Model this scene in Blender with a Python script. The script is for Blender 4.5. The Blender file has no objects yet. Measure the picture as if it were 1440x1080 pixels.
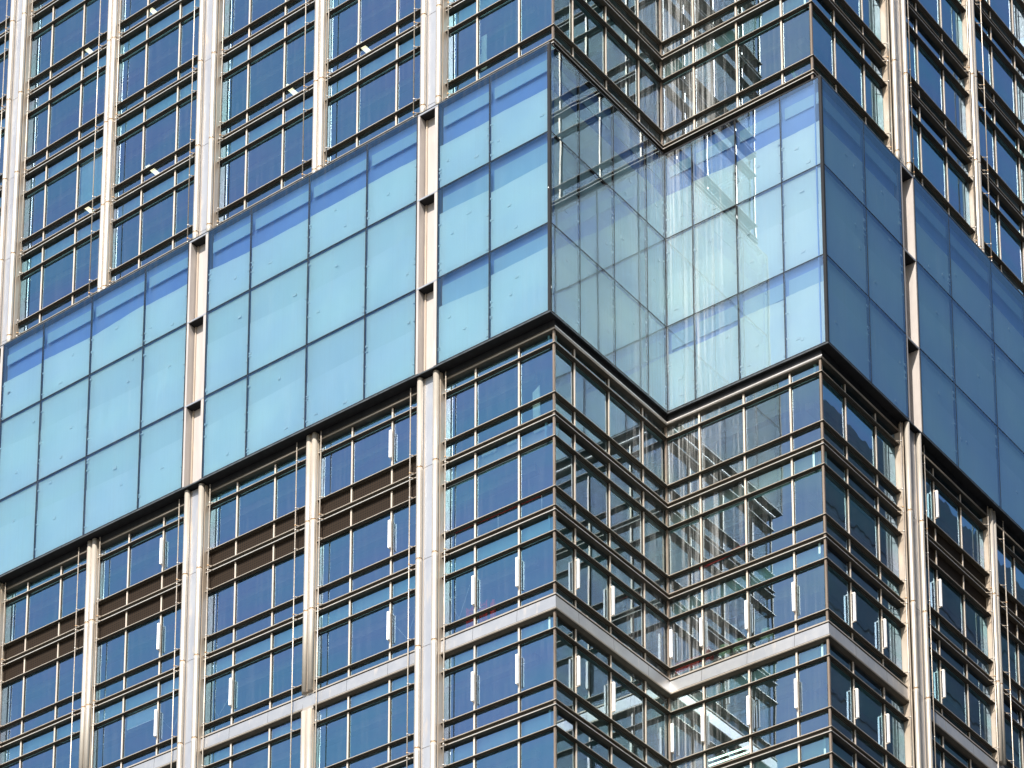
import bpy, math, random
from mathutils import Matrix, Vector
random.seed(7)
SC = bpy.context.scene
COL = SC.collection

# ------------------------------------------------------------------ camera, sky, sun, exposure
cam = bpy.data.cameras.new("camera")
camera = bpy.data.objects.new("camera", cam); COL.objects.link(camera)
cam.sensor_fit = 'HORIZONTAL'; cam.sensor_width = 36.0
cam.lens = 4253.73 * 36 / 1440
cam.shift_x = 806.07 / 1440; cam.shift_y = 1621.57 / 1440
cam.clip_end = 6000
YA, PI_, RO = -0.7815, 0.24431, 0.047995
fw = Vector((math.sin(YA)*math.cos(PI_), math.cos(YA)*math.cos(PI_), math.sin(PI_)))
rt = fw.cross(Vector((0, 0, 1))).normalized(); up = rt.cross(fw)
r2 = rt*math.cos(RO) + up*math.sin(RO); u2 = -rt*math.sin(RO) + up*math.cos(RO)
M = Matrix((r2, u2, -fw)).transposed().to_4x4()
M.translation = Vector((55.2767, -85.6459, -86.4225))
camera.matrix_world = M
SC.camera = camera

SUN_AZ = math.radians(18)      # from the front of the left face towards the right
SUN_EL = math.radians(40)
world = bpy.data.worlds.new("World"); SC.world = world; world.use_nodes = True
wn = world.node_tree
bg = wn.nodes['Background']; bg.inputs[1].default_value = 0.12
sky = wn.nodes.new('ShaderNodeTexSky'); sky.sky_type = 'NISHITA'; sky.sun_disc = False
sky.sun_elevation = SUN_EL; sky.sun_rotation = math.pi - SUN_AZ
sky.air_density = 1.3; sky.dust_density = 1.2; sky.ozone_density = 1.2
wn.links.new(sky.outputs[0], bg.inputs[0])
sl = bpy.data.lights.new("sun", 'SUN'); sl.energy = 4.8; sl.angle = math.radians(0.5); sl.color = (1, .93, .83)
sun = bpy.data.objects.new("sun", sl); COL.objects.link(sun)
sdir = Vector((math.sin(SUN_AZ)*math.cos(SUN_EL), -math.cos(SUN_AZ)*math.cos(SUN_EL), math.sin(SUN_EL)))
sun.rotation_euler = sdir.to_track_quat('Z', 'Y').to_euler()
SC.view_settings.view_transform = 'Standard'; SC.view_settings.look = 'None'
SC.view_settings.exposure = 1.0; SC.view_settings.gamma = 1
SC.render.engine = 'CYCLES'
cy = SC.cycles
cy.use_denoising = True; cy.max_bounces = 12; cy.transparent_max_bounces = 24
cy.glossy_bounces = 6; cy.diffuse_bounces = 3; cy.transmission_bounces = 8
cy.caustics_reflective = True; cy.sample_clamp_indirect = 6.0

# ------------------------------------------------------------------ materials
def nt(name):
    m = bpy.data.materials.new(name); m.use_nodes = True
    n = m.node_tree; b = n.nodes['Principled BSDF']
    return m, n, b
def nd(n, t, **kw):
    x = n.nodes.new(t)
    for k, v in kw.items(): setattr(x, k, v)
    return x
def coords(n, scale):
    tc = nd(n, 'ShaderNodeTexCoord'); mp = nd(n, 'ShaderNodeMapping')
    mp.inputs['Scale'].default_value = scale
    n.links.new(tc.outputs['Object'], mp.inputs[0]); return mp
def noise(n, scale, s=1.0, detail=4, rough=.55):
    mp = coords(n, scale); x = nd(n, 'ShaderNodeTexNoise')
    x.inputs['Scale'].default_value = s; x.inputs['Detail'].default_value = detail; x.inputs['Roughness'].default_value = rough
    n.links.new(mp.outputs[0], x.inputs['Vector']); return x
def ramp(n, src, p0, c0, p1, c1):
    r = nd(n, 'ShaderNodeValToRGB'); e = r.color_ramp.elements
    e[0].position = p0; e[0].color = (*c0, 1); e[1].position = p1; e[1].color = (*c1, 1)
    n.links.new(src, r.inputs[0]); return r
def metal(name, c0, c1, metallic, rough, streak=(3, 3, .35), bump=0.0, stain=None, spec=.5):
    m, n, b = nt(name)
    x = noise(n, streak, 1.5, 5)
    r = ramp(n, x.outputs[0], .3, c0, .7, c1)
    out = r.outputs[0]
    if stain:
        y = noise(n, (2.5, 2.5, .5), 1.3, 4, .6)
        rr = ramp(n, y.outputs[0], .58, (0, 0, 0), .86, (1, 1, 1))
        mx = nd(n, 'ShaderNodeMix', data_type='RGBA')
        n.links.new(rr.outputs[0], mx.inputs[0]); n.links.new(out, mx.inputs[6]); mx.inputs[7].default_value = (*stain, 1)
        out = mx.outputs[2]
    n.links.new(out, b.inputs['Base Color'])
    b.inputs['Metallic'].default_value = metallic
    rn = noise(n, (2, 2, 2), 2.0, 4)
    mr = nd(n, 'ShaderNodeMapRange'); mr.inputs[3].default_value = rough*.8; mr.inputs[4].default_value = rough*1.25
    n.links.new(rn.outputs[0], mr.inputs[0]); n.links.new(mr.outputs[0], b.inputs['Roughness'])
    b.inputs['Specular IOR Level'].default_value = spec
    return m

def glass(name, refl, tint, base, rough, dust, streakscale, warp, ior=1.5, corner=False, dust_glare_col=(.8, .82, .82)):
    m = bpy.data.materials.new(name); m.use_nodes = True
    n = m.node_tree; n.nodes.clear()
    out = nd(n, 'ShaderNodeOutputMaterial')
    gl = nd(n, 'ShaderNodeBsdfGlossy'); gl.inputs['Roughness'].default_value = rough
    vr = noise(n, (.16, .16, .55), 1.0, 3)
    rr = ramp(n, vr.outputs[0], .35, refl[0], .65, refl[1])
    n.links.new(rr.outputs[0], gl.inputs['Color'])
    tr = nd(n, 'ShaderNodeBsdfTransparent'); tr.inputs[0].default_value = (*tint, 1)
    wv = noise(n, (1, 1, .45), .55, 2, .4)
    bp = nd(n, 'ShaderNodeBump'); bp.inputs['Strength'].default_value = 1.0; bp.inputs['Distance'].default_value = warp
    n.links.new(wv.outputs[0], bp.inputs['Height']); n.links.new(bp.outputs[0], gl.inputs['Normal'])
    fr = nd(n, 'ShaderNodeFresnel'); fr.inputs['IOR'].default_value = ior
    mr = nd(n, 'ShaderNodeMapRange'); mr.inputs[1].default_value = .04; mr.inputs[2].default_value = 1
    mr.inputs[3].default_value = base; mr.inputs[4].default_value = .96
    n.links.new(fr.outputs[0], mr.inputs[0])
    mx = nd(n, 'ShaderNodeMixShader')
    n.links.new(mr.outputs[0], mx.inputs[0]); n.links.new(tr.outputs[0], mx.inputs[1]); n.links.new(gl.outputs[0], mx.inputs[2])
    df = nd(n, 'ShaderNodeBsdfDiffuse'); df.inputs[0].default_value = (*dust_glare_col, 1)
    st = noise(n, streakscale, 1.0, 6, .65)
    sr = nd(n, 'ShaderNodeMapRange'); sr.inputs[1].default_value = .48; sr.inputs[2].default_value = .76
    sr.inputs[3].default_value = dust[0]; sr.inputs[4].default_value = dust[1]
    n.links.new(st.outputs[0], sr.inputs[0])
    dust_glare_fac = sr.outputs[0]
    if corner:                                  # reflected sun streaks painted in with the dirt, strongest at the inner corner
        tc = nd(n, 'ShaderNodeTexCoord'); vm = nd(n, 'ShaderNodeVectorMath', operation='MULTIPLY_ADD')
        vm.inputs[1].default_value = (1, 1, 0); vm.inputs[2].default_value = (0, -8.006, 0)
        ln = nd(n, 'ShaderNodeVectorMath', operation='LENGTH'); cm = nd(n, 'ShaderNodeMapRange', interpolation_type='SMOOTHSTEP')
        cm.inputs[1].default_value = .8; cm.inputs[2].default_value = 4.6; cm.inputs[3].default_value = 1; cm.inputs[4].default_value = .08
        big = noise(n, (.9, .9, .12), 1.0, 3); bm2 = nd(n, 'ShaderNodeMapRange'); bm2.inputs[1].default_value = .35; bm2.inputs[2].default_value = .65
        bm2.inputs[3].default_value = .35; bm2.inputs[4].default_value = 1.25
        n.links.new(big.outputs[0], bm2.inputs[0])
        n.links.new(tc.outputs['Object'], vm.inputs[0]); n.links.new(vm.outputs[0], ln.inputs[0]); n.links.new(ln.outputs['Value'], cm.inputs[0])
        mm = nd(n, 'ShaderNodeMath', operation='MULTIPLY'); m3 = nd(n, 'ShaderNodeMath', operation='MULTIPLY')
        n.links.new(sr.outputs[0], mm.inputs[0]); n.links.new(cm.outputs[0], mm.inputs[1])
        n.links.new(mm.outputs[0], m3.inputs[0]); n.links.new(bm2.outputs[0], m3.inputs[1]); dust_glare_fac = m3.outputs[0]
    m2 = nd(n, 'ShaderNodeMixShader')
    n.links.new(dust_glare_fac, m2.inputs[0]); n.links.new(mx.outputs[0], m2.inputs[1]); n.links.new(df.outputs[0], m2.inputs[2])
    n.links.new(m2.outputs[0], out.inputs[0])
    return m

def board(name, c0, c1, sc=(.5, .5, .25), rough=.7):
    m, n, b = nt(name)
    x = noise(n, sc, 1.0, 3)
    r = ramp(n, x.outputs[0], .3, c0, .7, c1)
    n.links.new(r.outputs[0], b.inputs['Base Color']); b.inputs['Roughness'].default_value = rough
    return m

MT = {}
MT['cream'] = metal('cream_metal', (.30, .245, .19), (.37, .315, .26), .2, .45, streak=(1.2, 1.2, .3), stain=(.50, .38, .27))
MT['tube'] = metal('tube_metal', (.365, .33, .285), (.44, .405, .36), .35, .36, streak=(1, 1, .25), stain=(.56, .45, .34))
MT['plate'] = metal('plate_metal', (.27, .28, .31), (.34, .35, .37), .45, .40, streak=(1, 1, .3), stain=(.50, .42, .34))
MT['rust'] = metal('rusty_joint', (.33, .18, .08), (.55, .38, .22), .1, .7, streak=(9, 9, 9))
MT['trim'] = metal('bronze_trim', (.34, .295, .24), (.45, .395, .34), .5, .38, streak=(.6, .6, 6))
MT['under'] = metal('bronze_painted_shade', (.030, .024, .016), (.052, .042, .029), .2, .55, streak=(.6, .6, 6))  # bronze copy with the shade of undersides and mullion sides put into its colour
MT['steel'] = metal('rail_steel', (.50, .47, .44), (.66, .63, .60), .6, .3, streak=(.6, .6, 6))
MT['mull'] = metal('mullion_metal', (.46, .39, .32), (.58, .50, .42), .25, .38)
MT['post'] = metal('post_bronze', (.13, .10, .075), (.20, .155, .12), .3, .45)
MT['band'] = metal('band_panel', (.27, .28, .30), (.35, .35, .355), .5, .38, streak=(.8, .8, .8), stain=(.56, .48, .40))
MT['black'] = metal('black_frame', (.008, .009, .011), (.016, .017, .02), .0, .6, spec=.2)
MT['edge'] = metal('soffit_edge', (.05, .06, .07), (.11, .12, .13), .5, .4)
MT['recess'] = metal('recess_panel', (.33, .30, .285), (.39, .36, .345), .2, .48, stain=(.6, .5, .42))
MT['white'] = metal('white_housing', (.80, .79, .76), (.86, .85, .83), 0, .4)
MT['ceiling'] = board('ceiling_grey', (.30, .33, .34), (.42, .45, .45))
MT['core'] = board('core_grey', (.10, .12, .14), (.20, .22, .24))
MT['floorm'] = board('floor_grey', (.22, .22, .22), (.34, .33, .32))
MT['spandrel'] = board('spandrel_grey', (.20, .33, .36), (.27, .43, .45), (.3, .3, .6))
MT['boardA'] = board('pale_board', (.76, .87, .895), (.88, .95, .95), (.45, .45, .28))
MT['boardB'] = board('pale_board_upper', (.72, .84, .86), (.80, .90, .90), (.35, .35, .12))
MT['stripb'] = board('strip_blue', (.42, .62, .80), (.52, .72, .86))
MT['blueback'] = board('blue_backing', (.24, .39, .80), (.30, .47, .86))
MT['clip'] = board('clip_white', (.8, .86, .88), (.9, .93, .93))
MT['ground'] = board('street_grey', (.05, .05, .05), (.11, .105, .10), (.03, .03, .03))
MT['glass'] = glass('window_glass', ((.52, .69, 1.0), (.42, .78, .98)), (.74, .90, .92), .29, .006, (.0, .02), (9, 9, .3), .003)
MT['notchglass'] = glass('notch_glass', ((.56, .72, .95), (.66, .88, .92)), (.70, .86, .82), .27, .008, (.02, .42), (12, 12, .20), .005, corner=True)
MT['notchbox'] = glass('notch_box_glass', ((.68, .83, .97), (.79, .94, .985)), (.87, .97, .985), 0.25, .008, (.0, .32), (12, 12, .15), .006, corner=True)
MT['boxglass'] = glass('box_glass', ((.48, .72, 1.0), (.56, .84, 1.0)), (.82, .965, 1.0), .07, .006, (.0, .025), (11, 11, .2), .004, 1.8)
MT['rim'] = metal('glass_rim', (.02, .05, .05), (.04, .08, .08), 0, .3)

m, n, b = nt('louvre_brown')               # perforated brown sheet
mp = coords(n, (9, 9, 9)); ck = nd(n, 'ShaderNodeTexVoronoi'); ck.inputs['Scale'].default_value = 1.0
ck.inputs['Randomness'].default_value = 0.0
n.links.new(mp.outputs[0], ck.inputs['Vector'])
rp = ramp(n, ck.outputs['Distance'], .30, (.004, .003, .002), .40, (.019, .0115, .0065))
n.links.new(rp.outputs[0], b.inputs['Base Color']); b.inputs['Roughness'].default_value = .75; b.inputs['Specular IOR Level'].default_value = .15
MT['louvre'] = m
def plain(name, c, rough=.5, emit=0):
    m, n, b = nt(name)
    x = noise(n, (6, 6, 6), 1, 3)
    r = ramp(n, x.outputs[0], .3, tuple(v*.85 for v in c), .7, c)
    n.links.new(r.outputs[0], b.inputs['Base Color']); b.inputs['Roughness'].default_value = rough
    if emit:
        b.inputs['Emission Color'].default_value = (*c, 1); b.inputs['Emission Strength'].default_value = emit
    return m
MT['red'] = plain('red_paint', (.75, .05, .04))
MT['green'] = plain('pale_green_glaze', (.45, .62, .42), .3)
MT['lamp'] = plain('lamp_glow', (1, .90, .60), .5, 1.1)
MT['tubelamp'] = plain('tube_glow', (.75, 1, .8), .5, 2.0)
MT['paper'] = plain('pale_paper', (.72, .86, .76), .8)
MT['rope'] = plain('pale_cord', (.75, .78, .76), .8)
MT['leaf'] = plain('leaf_green', (.35, .55, .33), .7)

# ------------------------------------------------------------------ geometry helpers
D1, W = 8.006, 6.692
# A: y = 0 facing -y, B: x = 0 facing +x, C: y = D1 facing -y, D: x = W facing +x; d = metres outwards of the trim line
FACES = {'A': lambda u, d, z: (u, -d, z), 'B': lambda u, d, z: (d, u, z),
         'C': lambda u, d, z: (u, D1 - d, z), 'D': lambda u, d, z: (W + d, u, z)}
FLIP = {'A': False, 'B': False, 'C': False, 'D': False}
ROOTZ = -88.0

class MB:
    def __init__(s): s.v = []; s.f = []; s.m = []; s.s = []; s.mats = []
    def mi(s, mat):
        if mat not in s.mats: s.mats.append(mat)
        return s.mats.index(mat)
    def face(s, pts, mat, smooth=False):
        b = len(s.v); s.v += [tuple(p) for p in pts]; s.f.append(tuple(range(b, b+len(pts)))); s.m.append(s.mi(mat)); s.s.append(smooth)
    def hexa(s, P, mat, front=None):
        # P: 8 points, 0-3 back (u0z0,u1z0,u1z1,u0z1), 4-7 front
        b = len(s.v); s.v += [tuple(p) for p in P]
        q = [(3, 2, 1, 0), (4, 5, 6, 7), (0, 1, 5, 4), (1, 2, 6, 5), (2, 3, 7, 6), (3, 0, 4, 7)]
        for i, f in enumerate(q):
            s.f.append(tuple(b+k for k in f)); s.m.append(s.mi(front if (i == 1 and front) else mat)); s.s.append(False)
    def box(s, F, u0, u1, d0, d1, z0, z1, mat, front=None):
        g = FACES[F]
        s.hexa([g(u0, d0, z0), g(u1, d0, z0), g(u1, d0, z1), g(u0, d0, z1), g(u0, d1, z0), g(u1, d1, z0), g(u1, d1, z1), g(u0, d1, z1)], mat, front)
    def wbox(s, x0, x1, y0, y1, z0, z1, mat):
        s.hexa([(x0, y1, z0), (x1, y1, z0), (x1, y1, z1), (x0, y1, z1), (x0, y0, z0), (x1, y0, z0), (x1, y0, z1), (x0, y0, z1)], mat)
    def prism(s, F, u0, m0, u1, m1, prof, mats, smooth=False):
        """a bar along u with the (d, z) outline prof; ends mitred: u shifts by m*d"""
        g = FACES[F]; k = len(prof)
        A = [g(u0 + m0*d, d, z) for d, z in prof]; B = [g(u1 + m1*d, d, z) for d, z in prof]
        b = len(s.v); s.v += A + B
        for i in range(k):
            j = (i+1) % k
            s.f.append((b+i, b+k+i, b+k+j, b+j)); s.m.append(s.mi(mats[i] if isinstance(mats, (list, tuple)) else mats)); s.s.append(smooth)
        cm = mats[0] if isinstance(mats, (list, tuple)) else mats
        if m0 == 0: s.f.append(tuple(b+i for i in reversed(range(k)))); s.m.append(s.mi(cm)); s.s.append(False)
        if m1 == 0: s.f.append(tuple(b+k+i for i in range(k))); s.m.append(s.mi(cm)); s.s.append(False)
    def htube(s, F, u0, m0, u1, m1, d, z, r, mat, k=10):
        s.prism(F, u0, m0, u1, m1, [(d + r*math.cos(2*math.pi*i/k), z + r*math.sin(2*math.pi*i/k)) for i in range(k)], mat, True)
    def lathe(s, F, u, d, stations, mats, k=16):
        """vertical round tube: stations [(z, r)], mats per band"""
        g = FACES[F]; b = len(s.v)
        for z, r in stations:
            s.v += [g(u + r*math.cos(2*math.pi*i/k), d + r*math.sin(2*math.pi*i/k), z) for i in range(k)]
        for t in range(len(stations)-1):
            for i in range(k):
                j = (i+1) % k
                s.f.append((b+t*k+i, b+t*k+j, b+(t+1)*k+j, b+(t+1)*k+i)); s.m.append(s.mi(mats[t] if isinstance(mats, list) else mats)); s.s.append(True)
        e = len(stations)-1
        m0 = mats[0] if isinstance(mats, list) else mats
        s.f.append(tuple(b+i for i in reversed(range(k)))); s.m.append(s.mi(m0)); s.s.append(False)
        s.f.append(tuple(b+e*k+i for i in range(k))); s.m.append(s.mi(m0)); s.s.append(False)
    def rod(s, a, c, r, mat, k=6):
        a = Vector(a); c = Vector(c); w_ = (c-a).normalized()
        x = w_.orthogonal().normalized(); y = w_.cross(x); b = len(s.v)
        for p in (a, c):
            s.v += [tuple(p + x*r*math.cos(2*math.pi*i/k) + y*r*math.sin(2*math.pi*i/k)) for i in range(k)]
        for i in range(k):
            j = (i+1) % k
            s.f.append((b+i, b+j, b+k+j, b+k+i)); s.m.append(s.mi(mat)); s.s.append(True)
        s.f.append(tuple(b+i for i in reversed(range(k)))); s.m.append(s.mi(mat)); s.s.append(False)
        s.f.append(tuple(b+k+i for i in range(k))); s.m.append(s.mi(mat)); s.s.append(False)
    def build(s, name, parent=None, origin=None):
        me = bpy.data.meshes.new(name)
        off = Vector(origin) if origin is not None else Vector((0, 0, ROOTZ)) if parent is not None else Vector((0, 0, 0))
        me.from_pydata([tuple(Vector(p)-off) for p in s.v], [], s.f)
        for mt in s.mats: me.materials.append(MT[mt])
        me.polygons.foreach_set('material_index', s.m); me.polygons.foreach_set('use_smooth', s.s)
        me.update()
        import bmesh
        bm = bmesh.new(); bm.from_mesh(me); bmesh.ops.recalc_face_normals(bm, faces=bm.faces); bm.to_mesh(me); bm.free()
        o = bpy.data.objects.new(name, me); COL.objects.link(o)
        if parent is not None: o.parent = parent
        return o

def tag(o, label, cat, group=None):
    o['label'] = label; o['category'] = cat
    if group: o['group'] = group
    return o
def empty(name, loc):
    o = bpy.data.objects.new(name, None); o.location = loc; o.empty_display_size = .3; COL.objects.link(o); return o

# ------------------------------------------------------------------ ground
g = MB(); g.face([(-3000, -3000, ROOTZ), (3000, -3000, ROOTZ), (3000, 3000, ROOTZ), (-3000, 3000, ROOTZ)], 'ground')
go = g.build('ground'); go['kind'] = 'structure'

tower = empty('office_tower', (0, 0, ROOTZ))
tag(tower, 'glass office tower with cream columns and a projecting pale blue box round its corner', 'building')

# ------------------------------------------------------------------ storeys
ZU, HU, DU, ZB, DH = .289, 4.2946, 2.4935, .0425, 2.1383
LEV = {}
for k in range(1, 7):
    S = -(k+3)*4.0 - (ZB if k >= 4 else 0)
    LEV[k] = dict(S=S, Ru=S-.79, Rl=S-1.0, H=S+DH)
LEV[3]['Ru'] = -24.54; LEV[3]['Rl'] = -25.2
for k in range(0, -6, -1):
    S = ZU - k*HU
    LEV[k] = dict(S=S, Ru=S-.65, Rl=S-.83, H=S+DU)
for k in LEV:
    LEV[k]['top'] = LEV[k-1]['Rl'] if k-1 in LEV and k != 1 else None
LEV[1]['top'] = -13.22
LEV[-5]['top'] = LEV[-5]['S'] + HU - .83
GD = -.20                       # glass plane
BZT, BZB = -1.0, -12.86         # box top and bottom
BP = {'A': .506, 'B': .13, 'C': .15, 'D': .36}

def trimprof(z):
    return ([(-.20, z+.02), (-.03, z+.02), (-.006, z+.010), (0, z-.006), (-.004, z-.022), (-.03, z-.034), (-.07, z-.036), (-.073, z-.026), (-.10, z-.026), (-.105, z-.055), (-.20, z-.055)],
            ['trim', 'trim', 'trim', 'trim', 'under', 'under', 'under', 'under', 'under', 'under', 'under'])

def pane(mb, F, u0, u1, z0, z1, mat='glass', d=GD, tilt=.0016, th=.02):
    a, b_ = random.gauss(0, tilt), random.gauss(0, tilt)
    uc, zc = (u0+u1)/2, (z0+z1)/2
    gg = FACES[F]
    q = [(u0, z0), (u1, z0), (u1, z1), (u0, z1)]
    P = [gg(u, d-th, z) for u, z in q] + [gg(u, d + a*(u-uc) + b_*(z-zc), z) for u, z in q]
    # front sheet is the coated glass, the four edges are its rim; the back is open to the room
    bb = len(mb.v); mb.v += P
    for i, f in enumerate([(4, 5, 6, 7), (0, 1, 5, 4), (1, 2, 6, 5), (2, 3, 7, 6), (3, 0, 4, 7)]):
        mb.f.append(tuple(bb+k for k in f)); mb.m.append(mb.mi(mat if i == 0 else 'rim')); mb.s.append(False)

def window(F, k, u0, m0, u1, m1, mull, name, louvred=False):
    L = LEV[k]; S, H, Ru, Rl, top = L['S'], L['H'], L['Ru'], L['Rl'], L['top']
    bot = Ru
    fr = MB()
    a0, a1 = u0 + m0*GD, u1 + m1*GD
    for z in (H, S):
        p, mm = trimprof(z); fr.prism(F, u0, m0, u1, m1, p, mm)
    for x in mull:
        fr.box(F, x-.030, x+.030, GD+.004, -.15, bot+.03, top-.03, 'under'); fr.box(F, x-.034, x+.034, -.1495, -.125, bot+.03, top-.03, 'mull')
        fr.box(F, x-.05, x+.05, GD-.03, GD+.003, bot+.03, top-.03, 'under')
    w = fr.build(name, tower)
    cuts = [a0] + list(mull) + [a1]
    gm = MB()
    for x0, x1 in zip(cuts[:-1], cuts[1:]):
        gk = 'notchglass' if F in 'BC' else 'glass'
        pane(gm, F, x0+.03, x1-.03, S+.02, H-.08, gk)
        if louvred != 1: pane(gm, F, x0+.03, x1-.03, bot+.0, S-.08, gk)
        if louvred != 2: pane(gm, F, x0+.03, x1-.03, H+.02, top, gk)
    gm.build('glass', w)
    if louvred:
        lm = MB()
        lm.box(F, a0+.02, a1-.02, GD-.05, GD+.0, bot-.1 if louvred == 1 else H+.02, S-.055 if louvred == 1 else top+.1, 'louvre'); lm.build('louvre', w)
    # rails below the sill (or the pale metal band at storey 3)
    if k == 3:
        bm_ = MB()
        bm_.prism(F, u0, m0, u1, m1, [(GD, -24.47), (-.03, -24.47), (.0, -24.50), (.0, -24.55), (-.03, -24.585), (GD, -24.585)], ['trim', 'trim', 'trim', 'under', 'under', 'under'])
        cc = [u0] + list(mull) + [u1]
        for i in range(len(cc)-1):
            e0, e1 = (m0 if i == 0 else 0), (m1 if i == len(cc)-2 else 0)
            x0 = cc[i] + (.006 if i else 0); x1 = cc[i+1] - (.006 if i < len(cc)-2 else 0)
            bm_.prism(F, x0, e0, x1, e1, [(GD, -24.60), (-.02, -24.60), (.01, -25.08), (GD, -25.08)], ['under', 'band', 'under', 'under'])
        bm_.prism(F, u0, m0, u1, m1, [(-.5, -25.10), (.02, -25.10), (.045, -25.115), (.045, -25.15), (.02, -25.18), (-.12, -25.26), (-.5, -25.26)], ['under', 'trim', 'trim', 'trim', 'under', 'under', 'under'])
        bm_.prism(F, u0, m0, u1, m1, [(-.5, -24.52), (GD-.01, -24.52), (GD-.01, -25.09), (-.5, -25.09)], 'under')
        bm_.build('metal_band', w)
    else:
        rl = MB()
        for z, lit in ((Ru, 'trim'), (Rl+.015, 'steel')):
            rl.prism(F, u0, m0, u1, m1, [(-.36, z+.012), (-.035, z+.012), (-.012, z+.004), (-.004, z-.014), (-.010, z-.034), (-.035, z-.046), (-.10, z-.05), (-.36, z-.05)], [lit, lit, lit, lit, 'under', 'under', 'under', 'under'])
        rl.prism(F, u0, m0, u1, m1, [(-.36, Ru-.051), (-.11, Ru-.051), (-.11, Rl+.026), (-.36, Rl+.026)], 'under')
        rl.build('double_rail', w)
    ex = .14 if (name in ('corner_window', 'return_window') and k == 2) else 0
    sb = MB(); sb.box(F, a0+.0, a1-.0, GD-.24-ex, GD-.16-ex, H+.05, top, 'spandrel')
    sb.build('spandrel_board', w)
    return w

# columns along A (centre, wide?) and D
COLA = [(-5.60, 1), (-11.41, 0), (-17.38, 1), (-23.22, 0), (-29.0, 1)]
COLD = [(14.85, 1), (22.15, 0), (28.9, 1)]
HWA = {1: .50, 0: .27}; HWD = {1: .62, 0: .28}
MULA = [(-1.69, -3.66), (-7.58, -9.54), (-13.43, -15.4), (-19.36, -21.29), (-25.18, -27.15), (-31.0, -33.0)]
MULD = [(10.1, 12.53), (17.36, 19.72), (24.57, 26.9)]
bays = []
edge = 0.0
for i, mu in enumerate(MULA):
    r = 0.0 if i == 0 else COLA[i-1][0] - HWA[COLA[i-1][1]]
    l = COLA[i][0] + HWA[COLA[i][1]] if i < len(COLA) else -34.6
    bays.append(('A', l, 0, r, 1 if i == 0 else 0, sorted(mu), i))
for i, mu in enumerate(MULD):
    l = D1 if i == 0 else COLD[i-1][0] + HWD[COLD[i-1][1]]
    r = COLD[i][0] - HWD[COLD[i][1]]
    bays.append(('D', l, -1 if i == 0 else 0, r, 0, mu, i))
lowest = {('A', 0): 6, ('A', 1): 5, ('A', 2): 5, ('A', 3): 4, ('A', 4): 4, ('A', 5): 3, ('D', 0): 6, ('D', 1): 5, ('D', 2): 4}
highest = {('A', 0): -3, ('A', 1): -3, ('A', 2): -3, ('A', 3): -4, ('A', 4): -4, ('A', 5): -4, ('D', 0): -4, ('D', 1): -4, ('D', 2): -4}
for F, l, ml, r, mr, mu, i in bays:
    for k in range(lowest[F, i], highest[F, i]-1, -1):
        lv = (k if k in (1, 2) else 0) if i >= 1 else 0
        window(F, k, l, ml, r, mr, mu, 'corner_window' if i == 0 else ('louvred_window' if lv else 'window'), lv)
for k in range(6, -6, -1):
    window('B', k, 0, -1, D1, -1, (1.57, 3.98, 6.43), 'return_window')
    window('C', k, 0, 1, W, 1, (1.36, 3.30, 5.28), 'return_window')

# top rails under the box and the storey bottom above it
def cornerposts():
    zlo = LEV[6]['Ru']; zhi = LEV[-5]['top']
    for (x, y) in ((-.10, .10), (-.12, D1+.12), (W-.10, D1+.10)):
        for z0, z1 in ((zlo, BZB-.05), (BZT+.05, zhi)):
            c = MB(); c.wbox(x-.04, x+.04, y-.04, y+.04, z0, z1, 'post'); c.build('corner_post', tower)
cornerposts()
for F, l, ml, r, mr, mu, i in bays + [('B', 0, -1, D1, -1, (), 0), ('C', 0, 1, W, 1, (), 0)]:
    t = MB()
    t.htube(F, l, ml, r, mr, -.02, -13.27 if F in 'AD' else -13.24, .03 if F in 'AD' else .06, 'steel' if F in 'BC' else 'trim')
    t.prism(F, l, ml, r, mr, [(-.4, -13.16), (-.03, -13.16), (-.03, -13.33), (-.4, -13.33)], 'under')
    t.prism(F, l, ml, r, mr, [(-.4, -12.90), (-.02, -12.90), (-.02, -13.15), (-.4, -13.15)], 'black')
    t.build('head_rail', tower)

# ------------------------------------------------------------------ round columns
def column(F, c, wide, zlo, zhi, hw):
    sep, r = ((.375, .125) if F == 'A' else (.49, .10)) if wide else ((.14, .12) if F == 'A' else (.125, .105))
    dt = .26 if wide else .06
    m_ = MB()
    # return sides back to the glass, and the plate between the tubes
    fd = .14 if wide else -.02
    m_.box(F, c-hw, c-hw+.05, GD-.01, fd, zlo, zhi, 'cream'); m_.box(F, c+hw-.05, c+hw, GD-.01, fd, zlo, zhi, 'cream')
    js = [z for k in LEV for z in [LEV[k]['Ru']-.1] if zlo+.3 < z < zhi-.3]
    if wide:
        ed = sorted([zlo]+js+[zhi])
        for z0, z1 in zip(ed[:-1], ed[1:]):
            m_.box(F, c-sep+.02, c+sep-.02, .05, .16, z0+.012, z1-.012, 'plate')
        m_.box(F, c-sep+.02, c+sep-.02, .03, .145, zlo, zhi, 'cream')
        for q in (-1, 1):
            m_.box(F, c+q*(sep-.16)-.012, c+q*(sep-.16)+.012, .15, .175, zlo, zhi, 'cream')
    else:
        m_.box(F, c-hw+.051, c+hw-.051, GD-.1, -.03, zlo, zhi, 'plate')
        m_.box(F, c-.012, c+.012, -.03, .09, zlo, zhi, 'cream')
    o = m_.build('column', tower)
    for q in (-1, 1):
        st = [(zlo, r)]; mats = []
        for z in sorted(js):
            st += [(z-.16, r), (z-.018, r), (z-.016, r-.012), (z+.016, r-.012), (z+.018, r), (z+.05, r)]
            mats += ['tube', 'tube', 'rust', 'rust', 'rust', 'cream']
        st.append((zhi, r)); mats.append('tube')
        t = MB(); t.lathe(F, c+q*sep, dt, st, mats); t.build('tube', o)
ZLO = -34.0; ZHI = LEV[-4]['top']
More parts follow.
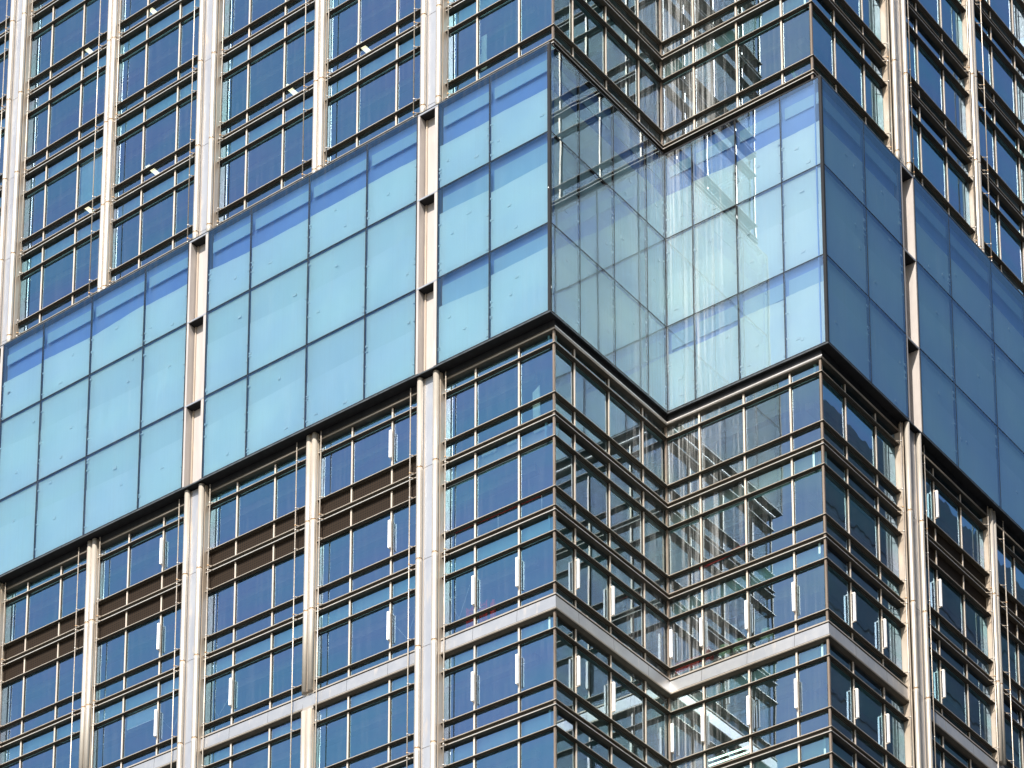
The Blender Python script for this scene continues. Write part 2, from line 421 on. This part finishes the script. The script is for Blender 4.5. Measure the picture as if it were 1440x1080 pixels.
for F, LST, HW in (('A', COLA, HWA), ('D', COLD, HWD)):
    for c, wide in LST:
        column(F, c, wide, BZT+.01, ZHI, HW[wide])
        if wide: column(F, c, wide, ZLO, BZB-.10, HW[wide])
        else:
            column(F, c, wide, -24.47, BZB-.10, HW[wide]); column(F, c, wide, ZLO, -25.30, HW[wide])
            bb = MB()
            bb.box(F, c-HW[wide]-.0, c+HW[wide]+.0, GD, -.005, -25.08, -24.60, 'band')
            bb.box(F, c-HW[wide], c+HW[wide], -.5, .02, -25.26, -25.10, 'trim')
            bb.box(F, c-HW[wide], c+HW[wide], -.5, .0, -24.585, -24.47, 'trim'); bb.build('band_bridge', tower)

# ------------------------------------------------------------------ stand-off pipes beside the columns
def pipe(F, u, zlo, zhi, side, lim):
    p = MB(); dd = .14
    p.lathe(F, u, dd, [(zlo, .024), (zhi, .024)], 'trim', 10)
    gg = FACES[F]
    for k in LEV:
        for key in ('H', 'S', 'Ru', 'Rl'):
            z = LEV[k][key]
            if k == 3 and key in ('Ru', 'Rl'): continue
            if zlo+.1 < z < zhi-.1:
                p.rod(gg(u, dd, z-.03), gg(u + side*.16, -.02, z-.03), .016, 'cream')
                p.lathe(F, u, dd, [(z-.055, .036), (z-.005, .036)], 'rust' if key == 'Ru' else 'steel', 10)
    p.build('standoff_pipe', tower)
for c, wide in COLA:
    for off, sd in (((.74, 1), (-.92, 1)) if wide else ((.51, 1), (-.71, 1))):
        pipe('A', c+off, ZLO, BZB-.18, sd, 0); pipe('A', c+off, BZT+.02, ZHI, sd, 0)
for c, wide in COLD:
    for off, sd in (((-.80, -1), (1.18, -1)) if wide else ((-.54, -1), (.86, -1))):
        pipe('D', c+off, ZLO, BZB-.18, sd, 0); pipe('D', c+off, BZT+.02, ZHI, sd, 0)

# ------------------------------------------------------------------ the projecting glass box
ROWS = [BZT, -4.95, -9.0, BZB]
pA, pB, pC, pD = BP['A'], BP['B'], BP['C'], BP['D']
XC1, YC2, XC3 = pB, D1 - pC, W + pD
CUTS = {'A': [[XC1, -2.63, -5.04], [-6.07, -8.54, -11.47, -14.51, -16.80], [-17.90, -20.33, -23.40, -26.27, -28.71], [-29.85, -32.2, -34.6]],
        'B': [[-pA, 1.57, 4.04, 6.47, YC2]], 'C': [[pB, 1.36, 3.30, 5.28, XC3]],
        'D': [[YC2, 11.31, 14.36], [15.54, 18.59, 22.40, 25.6, 28.0]]}
RECESS = {'A': [(-6.07, -5.04), (-17.90, -16.80), (-29.85, -28.71)], 'D': [(14.36, 15.54)]}
def wavy(mb, F, u0, u1, d, th, z0, z1, amp, slope, mat):
    """a board hung behind the glass whose top edge is not quite straight"""
    gg = FACES[F]; nseg = 9; ph = random.random()*6
    top = []
    for i in range(nseg+1):
        t = i/nseg
        top.append((u0+(u1-u0)*t, z1 + amp*math.sin(ph+2.2*t) + random.uniform(-.2, .2)*amp + slope*(t-.5)))
    for i in range(nseg):
        (ua, za), (ub, zb) = top[i], top[i+1]
        mb.hexa([gg(ua, d-th, z0), gg(ub, d-th, z0), gg(ub, d-th, zb), gg(ua, d-th, za), gg(ua, d, z0), gg(ub, d, z0), gg(ub, d, zb), gg(ua, d, za)], mat)
def box_panel(F, u0, u1, z0, z1, row, gap):
    if u0 > u1: u0, u1 = u1, u0
    p = BP[F]
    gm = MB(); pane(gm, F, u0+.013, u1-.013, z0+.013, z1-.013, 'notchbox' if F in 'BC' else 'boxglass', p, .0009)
    o = gm.build('box_panel', tower)
    h = z1 - z0; a0, a1 = u0+.020, u1-.020
    near = p-.045
    bm_ = MB()
    if row == 0 or gap:
        tp = z0 + h*(.51 if row == 0 else random.uniform(.64, .74))
        wavy(bm_, F, a0+.02, a1-.02, near-.03, .012, z0+.05, tp, .05, random.uniform(-.12, .12), 'boardA')
        if True:
            lb = MB(); zz = z1 - h*(.14 if row == 0 else .09)
            lb.box(F, a0+.12, a1, near-.14, near-.10, z1-h*.27 if row == 0 or F == 'C' else tp-.25, zz, 'stripb'); lb.build('upper_strip', o)
    else:
        tm = z0 + h*random.uniform(.55, .66)
        wavy(bm_, F, a0+.01, a1-.01, near-.03, .012, z0+.05, tm, .03, random.uniform(-.16, .16), 'boardA')
        bm_.box(F, a0, a1, near-.075, near-.06, z0+h*.3, z1-.045, 'boardB')
        tp = z1
    # tape tabs and clips along the edges of the board
    for e in (a0+.05, a1-.05):
        for j in range(random.randint(2, 4)):
            z = random.uniform(z0+.15, min(tp, z1)-.2); s_ = random.uniform(.04, .09)
            bm_.box(F, e-s_, e+s_, near-.03, near+.004, z, z+random.uniform(.04, .09), 'clip')
    for j in range(random.randint(1, 2)):
        u = random.uniform(a0+.3, a1-.3); z = random.uniform(z0+.3, min(tp, z1)-.3); s_ = random.uniform(.05, .10)
        bm_.box(F, u-s_, u+s_, near-.03, near+.004, z, z+random.uniform(.06, .12), 'clip')
    bm_.build('backing_board', o)
for F in CUTS:
    for gi, cuts in enumerate(CUTS[F]):
        for a, b2 in zip(cuts[:-1], cuts[1:]):
            for row in range(3):
                gap = (row == 2 and F == 'C') or (row >= 1 and F == 'A' and gi == 0)
                box_panel(F, a, b2, ROWS[row+1], ROWS[row], row, gap)
    # dark joints between the panels, edge frames
    p = BP[F]; fm = MB()
    for cuts in CUTS[F]:
        lo, hi = min(cuts), max(cuts)
        for c in cuts:
            e = .015 if c not in (lo, hi) else .016
            fm.box(F, c-e, c+e, p-.10, p+.006, ROWS[3]+.03, ROWS[0]-.03, 'black')
        for z in ROWS:
            e = .013 if z in ROWS[1:3] else .024
            fm.box(F, lo+.001, hi-.001, p-.09, p+.010, z-e, z+e, 'black' if z != ROWS[0] or F in 'BC' else 'edge')
    fm.build('panel_frame', tower)
# blue sheet behind the boards of each group of panels
BACKD = {'A': (.16, .20), 'D': (.04, .08), 'B': (-.11, -.07), 'C': (-.11, -.07)}
for F in CUTS:
    for cuts in CUTS[F]:
        lo, hi = min(cuts), max(cuts)
        if F == 'B': lo, hi = 0.0, D1 + .06
        if F == 'C': lo, hi = 0.0, W
        s = MB(); s.box(F, lo+.03, hi-.03, BACKD[F][0], BACKD[F][1], BZB+.02, BZT-.02, 'blueback'); s.build('backing_sheet', tower)
# cream recesses where the wide columns pass behind the box
for F in RECESS:
    p = BP[F]
    for u0, u1 in RECESS[F]:
        rc = MB(); back = p - .42
        j0, j1 = (.13, .17) if F == 'A' else (.14, .10)
        rc.box(F, u0+.03, u1-.03, back-.03, back, BZB+.01, BZT-.01, 'recess')
        rc.box(F, u0+.031, u0+j0, back, p-.006, BZB+.01, BZT-.01, 'recess'); rc.box(F, u1-j1, u1-.031, back, p-.006, BZB+.01, BZT-.01, 'recess')
        rc.box(F, u0+j0+.05, u0+j0+.11, back, back+.06, BZB+.02, BZT-.02, 'cream')
        o = rc.build('column_recess', tower)
        for z in ROWS[:3]:
            sh = MB(); sh.box(F, u0+.03, u1-.03, back+.002, p+.002, z-.07, z-.004, 'recess', 'plate'); sh.box(F, u0+j0+.002, u1-j1-.002, back+.003, p-.03, z-.10, z-.072, 'black'); sh.build('shelf', o)  # black plate below each shelf paints in the shadow at the recess head
# soffit and cap follow the plan of the box
def plan_sheet(name, zc, th, mats, inset):
    s = MB()
    i = inset
    for (x0, x1, y0, y1) in ((-34.6, XC1-i, -pA+i, .3), (-.6, XC1-i, .3, YC2), (-.6, XC3-i, YC2+i, D1+.3), (W-.5, XC3-i, D1+.3, 28.0)):
        s.wbox(x0, x1, y0, y1, zc, zc+th, mats)
    return s.build(name, tower)
plan_sheet('box_soffit', BZB-.05, .045, 'black', .05)
plan_sheet('box_cap', BZT+.0, .05, 'black', .0)
lipm = MB()
for F, l, ml, r, mr in (('A', -34.6, 0, XC1-BP['A']*1, 1), ('B', -pA+pB*1, -1, YC2+pB, -1), ('C', pB-pC, 1, XC3-pC, 1), ('D', YC2+pD, -1, 28.0, 0)):
    p = BP[F]
    lipm.prism(F, l, ml, r, mr, [(p-.05, BZB-.052), (p-.05, BZB-.085), (p+.004, BZB-.085), (p+.012, BZB-.06), (p+.012, BZB-.033), (p-.02, BZB-.033), (p-.02, BZB-.052)], ['black', 'black', 'edge', 'edge', 'edge', 'edge', 'edge'])
lipm.build('soffit_edge', tower)

# ------------------------------------------------------------------ slabs, core
def slab(z0, z1, name, drop=False):
    s = MB()
    i = .46
    # ceiling faces underneath, floor on top
    for (x0, x1, y0, y1) in ((-34.6, -i, i, D1+i), (-34.6, W-i, D1+i, 30.0)):
        s.wbox(x0, x1, y0, y1, z0, z1, 'ceiling')
    if drop:                                    # bulkheads hung from the ceiling, parallel to the facades
        for a, b_, dz in ((1.25, 1.6, .30), (5.4, 5.7, .22), (4.2, 4.6, .35)):
            s.wbox(-34.6, -7.2, a, b_, z0-dz, z0-.001, 'floorm'); s.wbox(-7.0, W-b_-.2, D1+a, D1+b_, z0-dz, z0-.001, 'floorm')
            s.wbox(W-b_, W-a, D1+b_+.1, 30.0, z0-dz, z0-.001, 'floorm'); s.wbox(-6.9, -b_-.1, a, b_, z0-dz, z0-.001, 'floorm')
    return s.build(name, tower)
ks = sorted(LEV, reverse=True)
for k in ks:
    top = LEV[k]['top']
    slab(LEV[k]['H']+.12, (top if k != 1 else -13.2)+.08, 'floor_slab', True)
slab(LEV[6]['Ru']-.4, LEV[6]['Ru'], 'floor_slab')
slab(BZT+.06, LEV[0]['Ru']+.02, 'floor_slab')
c = MB(); c.wbox(-34.6, -7.0, 7.0, 30.0, ROOTZ, LEV[-5]['top'], 'core'); c.wbox(-7.0, W-7, D1+7.0, 30.0, ROOTZ, LEV[-5]['top'], 'core'); c.build('core_wall', tower)
c = MB(); c.wbox(-34.6, -.7, .7, 7.0, ROOTZ, LEV[6]['Ru']-.42, 'core'); c.wbox(-7, W-.7, D1+.7, D1+7, ROOTZ, LEV[6]['Ru']-.42, 'core'); c.build('lower_shaft', tower)

# ------------------------------------------------------------------ light bars on the mullions
ST = {1: 'right under the glass box', 2: 'two storeys under the glass box', 3: 'above the pale metal band', 4: 'below the pale metal band'}
def bar(F, u, k, where):
    L = LEV[k]; zt = L['S'] + 1.62; zb = zt - 1.2
    base = FACES[F](u, -.124, zb)
    r = empty('light_bar', base)
    m_ = MB(); m_.box(F, u-.048, u+.048, -.05, .02, zb, zt, 'white'); o = m_.build('housing', r, base)
    for z in (zb-.03, zt-.02):
        q = MB(); q.box(F, u-.02, u+.02, -.1245, -.0505 if z > zb else -.01, z, z+.05 if z > zb else zb-.002, 'mull'); q.build('bracket', r, base)
    tag(r, 'white light bar ' + where + ', ' + ST[k], 'light', 'white light bars fixed to the mullions')
for k in (3, 4):
    bar('A', -1.69, k, 'nearest the projecting left corner')
    bar('A', -3.66, k, 'just right of the central wide column')
    bar('B', 1.57, k, 'first behind the left corner')
    bar('B', 3.98, k, 'halfway along the inward return')
    bar('C', .05, k, 'in the inner corner')
    bar('C', 1.36, k, 'first right of the inner corner')
    bar('C', 3.30, k, 'mid notch front')
    bar('C', 5.28, k, 'just left of the right corner')
    bar('D', 10.1, k, 'first round the right corner')
    bar('D', 12.53, k, 'left of the right column')
for k in (1, 2, 3):
    bar('A', -7.58, k, 'left of the central wide column')
    bar('A', -19.36, k, 'left of the left wide column')
    bar('D', 17.36, k, 'right of the right column')
bar('A', -15.4, 3, 'right of the left column')

# ------------------------------------------------------------------ things seen inside
def solid(name, label, cat, base, build, group=None):
    mb = MB(); build(mb); o = mb.build(name, None, base); o.location = base
    return tag(o, label, cat, group)
# lit strip lights on the ceilings of the upper storeys
LG = 'lit strip lights on the ceilings'
for x, k, lab in ((-15.1, -1, 'lit cream strip light left of the middle narrow column, above the box'),
                  (-11.2, -1, 'lit cream strip light in the bay left of the central wide column, above the box'),
                  (-22.95, -1, 'lit cream strip light in the bay left of the second wide column, low'),
                  (-26.9, -1, 'lit cream strip light lowest in the far left bay'),
                  (-27.1, -3, 'lit cream strip light topmost in the far left bay'),
                  (-23.2, -3, 'lit cream strip light at the top edge, left of a wide column')):
    z = LEV[k]['H'] + .12; r = empty('ceiling_light', (x, 3.2, z))
    for nm, q, mt in (('housing', (x-.13, x+.13, 2.30, 4.1, z-.05, z-.003), 'white'), ('diffuser', (x-.115, x+.115, 2.33, 4.07, z-.065, z-.051), 'lamp')):
        mb = MB(); mb.wbox(*q, mt); mb.build(nm, r, (x, 3.2, z))
    tag(r, lab, 'ceiling light', LG)
for x0, x1, lab in ((-3.5, -2.85, 'pale strip light left of two, between mullions'), (-2.35, -1.95, 'short pale strip light at the mullion nearest the left corner'), (-1.15, -.40, 'pale strip light closest to the projecting left corner')):
    solid('strip_light', lab + ', second storey', 'ceiling light', (x0, .38, -17.12), lambda mb: (mb.wbox(x0, x1, .32, .40, -17.16, -17.06, 'paper'), mb.wbox(x0+.02, x1-.02, .34, .38, -17.059, -17.03, 'white')), 'pale strip lights in the second storey')
FL3 = LEV[4]['top'] + .08
def rack(mb, x0, x1, y0, y1, z0, z1):
    for x in (x0, x1-.05):
        for y in (y0, y1-.05): mb.wbox(x, x+.05, y, y+.05, z0, z1, 'red')
    n_ = int((z1-z0)/.16)
    for i in range(n_):
        z = z0 + .08 + i*.16; mb.wbox(x0+.051, x1-.051, y0+.005, y0+.045, z, z+.05, 'red')
    for i in range(1, 4):
        x = x0 + (x1-x0)*i/4; mb.wbox(x-.012, x+.012, y0+.046, y0+.07, z0+.05, z1-.03, 'red')
solid('metal_rack', 'short red metal rack behind the mullion right of the central column', 'rack', (-4.3, .5, FL3), lambda mb: rack(mb, -4.30, -4.0, .5, .85, FL3, -23.28), 'red racks inside the corner room')
solid('metal_rack', 'wider red metal rack in the middle corner pane above the band', 'rack', (-3.7, .5, FL3), lambda mb: rack(mb, -3.70, -3.36, .5, .85, FL3, -23.26), 'red racks inside the corner room')
solid('gas_cylinder', 'plain red cylinder standing right of the red racks', 'cylinder', (-3.15, .62, FL3), lambda mb: mb.lathe('A', -3.15, -.62, [(FL3, .09), (FL3+.1, .12), (-23.55, .12), (-23.4, .07), (-23.3, .05)], 'red'))
bz = -24.06
def bench(mb):
    mb.wbox(-.2, 4.4, D1+.48, D1+1.05, bz-.06, bz, 'floorm')
    for x in (-.15, 2.1, 4.3): mb.wbox(x, x+.06, D1+.55, D1+1.0, FL3, bz-.061, 'floorm')
solid('window_bench', 'low grey bench carrying pots behind the notch front', 'bench', (2, D1+.9, FL3), bench)
for x, s_, lab in ((3.62, 1.0, 'pale green jar right of its row'), (2.46, .95, 'pale green jar in the middle of three'), (1.82, .9, 'pale green jar beside the red boxes')):
    solid('jar', lab + ', above the notch band', 'jar', (x+.12, D1+.75, bz), lambda mb: mb.lathe('C', x+.12, -.76, [(bz+.002, .17*s_), (bz+.1, .25*s_), (bz+.3, .29*s_), (bz+.46, .26*s_), (bz+.54, .20*s_), (bz+.58, .22*s_)], 'green', 20), 'green jars on the window bench')
for x0, x1, zt, lab in ((1.14, 1.38, -23.4, 'tall narrow red box beside the green jars'), (-.1, .95, -23.62, 'long low red box by the inner corner')):
    solid('red_box', lab, 'box', (x0, D1+.8, bz), lambda mb: (mb.wbox(x0, x1, D1+.55, D1+.9, bz+.002, zt, 'red'), mb.wbox(x0-.015, x1+.015, D1+.535, D1+.915, zt+.001, zt+.05, 'red')), 'red boxes on the window bench')
for z, lab in ((-27.98, 'upper of two lit greenish tube lamps low in the notch'), (-28.2, 'lower of two lit greenish tube lamps low in the notch')):
    r = empty('tube_lamp', (1.95, D1+.9, z))
    for nm, fn in (('tube', lambda mb: mb.rod((1.1, D1+.9, z), (2.8, D1+.9, z), .035, 'tubelamp', 10)), ('end_cap', lambda mb: mb.rod((1.04, D1+.9, z), (1.099, D1+.9, z), .04, 'white', 10)), ('end_cap', lambda mb: mb.rod((2.801, D1+.9, z), (2.86, D1+.9, z), .04, 'white', 10))):
        mb = MB(); fn(mb); mb.build(nm, r, (1.95, D1+.9, z))
    tag(r, lab, 'lamp', 'tube lamps in the notch')
def strip(mb):
    n_ = 14
    for i in range(n_):
        z0 = .45 + i*(1.6/n_); mb.wbox(-3.72 + random.uniform(-.05, .03), -3.45, .50, .512, z0+.001, z0+1.6/n_, 'paper')
solid('hanging_paper', 'torn pale green paper strip hanging in the window above the box', 'paper', (-3.6, .5, .45), strip)
def plant(mb):
    z0 = LEV[0]['Ru'] + .03
    mb.lathe('C', 5.55, -.85, [(z0, .12), (z0+.3, .18), (z0+.34, .18)], 'white', 14)
    for i in range(26):
        a = random.uniform(0, 6.28); l = random.uniform(.25, .55); q = random.uniform(.3, 1.1)
        b0 = Vector((5.55, D1+.85, z0+.3)); tip = b0 + Vector((math.cos(a)*l*.7, math.sin(a)*l*.4, l*q*1.3)); sd = Vector((-math.sin(a), math.cos(a), 0))*.06
        mid = (b0+tip)/2 + Vector((0, 0, .06)); mb.face([b0, mid-sd, tip, mid+sd], 'leaf')
solid('potted_plant', 'pale leafy plant in a white pot above the box, by the right corner', 'plant', (5.55, D1+.85, LEV[0]['Ru']+.03), plant)
for a, b_, c_, lab in (((-5.36, -22.2), (-4.9, -23.3), (-4.44, -22.1), 'right of the central wide column'), ((-19.85, -22.2), (-19.17, -23.04), (-18.9, -22.4), 'left of the leftmost wide column'),
                  ((-17.1, -22.5), (-16.74, -23.25), (-16.3, -22.7), 'by the left column'), ((-8.0, -22.3), (-7.34, -23.22), (-6.95, -22.3), 'left of the central wide column')):
    solid('suspension_wire', 'thin pale cord hung in a V behind glass ' + lab, 'cord', (b_[0], .9, b_[1]), lambda mb: (mb.rod((a[0]-.5*(b_[0]-a[0]), .9, a[1]+.5*(a[1]-b_[1])), (b_[0], .9, b_[1]), .012, 'rope'), mb.rod((b_[0], .9, b_[1]), (c_[0]+.5*(c_[0]-b_[0]), .9, c_[1]+.5*(c_[1]-b_[1])), .012, 'rope')), 'cords hung in the windows')

def barrier(mb, x0, x1, y, z):
    for dz in (0, .16): mb.rod((x0, y, z+dz), (x1, y, z+dz), .022, 'red', 8)
    n_ = max(2, int((x1-x0)/.8))
    for i in range(n_+1):
        x = x0 + (x1-x0)*i/n_; mb.rod((x, y+.03, z-.75), (x, y+.03, z+.16), .015, 'rope', 6)
FL2 = LEV[3]['top'] + .08
solid('barrier_rail', 'thin red rail behind the corner panes of the second storey', 'rail', (-4.9, .6, -19.75), lambda mb: barrier(mb, -4.9, -1.0, .6, -19.75))
solid('red_banner', 'red banner lying along the sill of the notch front, second storey', 'banner', (1.2, D1+.6, -19.75), lambda mb: mb.hexa([(1.0, D1+.62, -19.9), (3.0, D1+.62, -19.72), (3.0, D1+.62, -19.5), (1.0, D1+.62, -19.72), (1.0, D1+.58, -19.9), (3.0, D1+.58, -19.72), (3.0, D1+.58, -19.5), (1.0, D1+.58, -19.72)], 'red'))
solid('leaning_board', 'pale board leaning inside the corner pane right under the box', 'board', (-1.2, .62, -16.9), lambda mb: mb.hexa([(-1.36, .66, -17.0), (-1.05, .66, -17.0), (-1.05, .60, -15.0), (-1.36, .60, -15.2), (-1.36, .62, -17.0), (-1.05, .62, -17.0), (-1.05, .56, -15.0), (-1.36, .56, -15.2)], 'paper'))
def blind(mb, x0, x1, z0, z1):
    mb.wbox(x0, x1, .30, .312, z0, z1, 'blindm'); mb.rod((x0, .306, z1+.03), (x1, .306, z1+.03), .03, 'white', 10); mb.wbox(x0, x1, .295, .317, z0-.035, z0-.001, 'white')
MT['blindm'] = board('blind_teal', (.30, .46, .48), (.36, .52, .53), (2, 2, 6))
for x0, x1, k, f, lab in ((-25.1, -23.6, -1, .02, 'pale teal roller blind fully down in the far left bay above the box'), (-9.45, -7.65, -2, .45, 'half lowered pale roller blind at the top, left of the middle wide column'), (-21.2, -19.45, 3, .7, 'short lowered roller blind in the lower left bay above the band')):
    z0, z1 = LEV[k]['S'], LEV[k]['H']-.12
    solid('roller_blind', lab, 'blind', (x0, .3, z0), lambda mb: blind(mb, x0, x1, z0 + (z1-z0)*f + .06, z1))

# ------------------------------------------------------------------ slab tower added out of view to shade the right face, mirrored in it
nb = empty('added_shade_tower', (75, 60, ROOTZ))
tag(nb, 'out-of-view grey slab tower with ribbon windows, added to shade the right face', 'building')
def nbx(name, qs, mt):
    mb = MB()
    for q in qs: mb.wbox(*q, mt)
    return mb.build(name, nb, (75, 60, ROOTZ))
MT['towerband'] = board('tower_band', (.15, .16, .18), (.20, .21, .23), (.05, .05, .05))
MT['concrete'] = board('tower_concrete', (.20, .21, .23), (.24, .25, .27), (.05, .05, .05))
nbx('wall', [(56, 90, -30, 150, ROOTZ, 58.5)], 'concrete')
nbx('ribbon_window', [(55.9, 55.995, -28, 148, ROOTZ+5+i*4.0, ROOTZ+7.2+i*4.0) for i in range(35)], 'towerband')
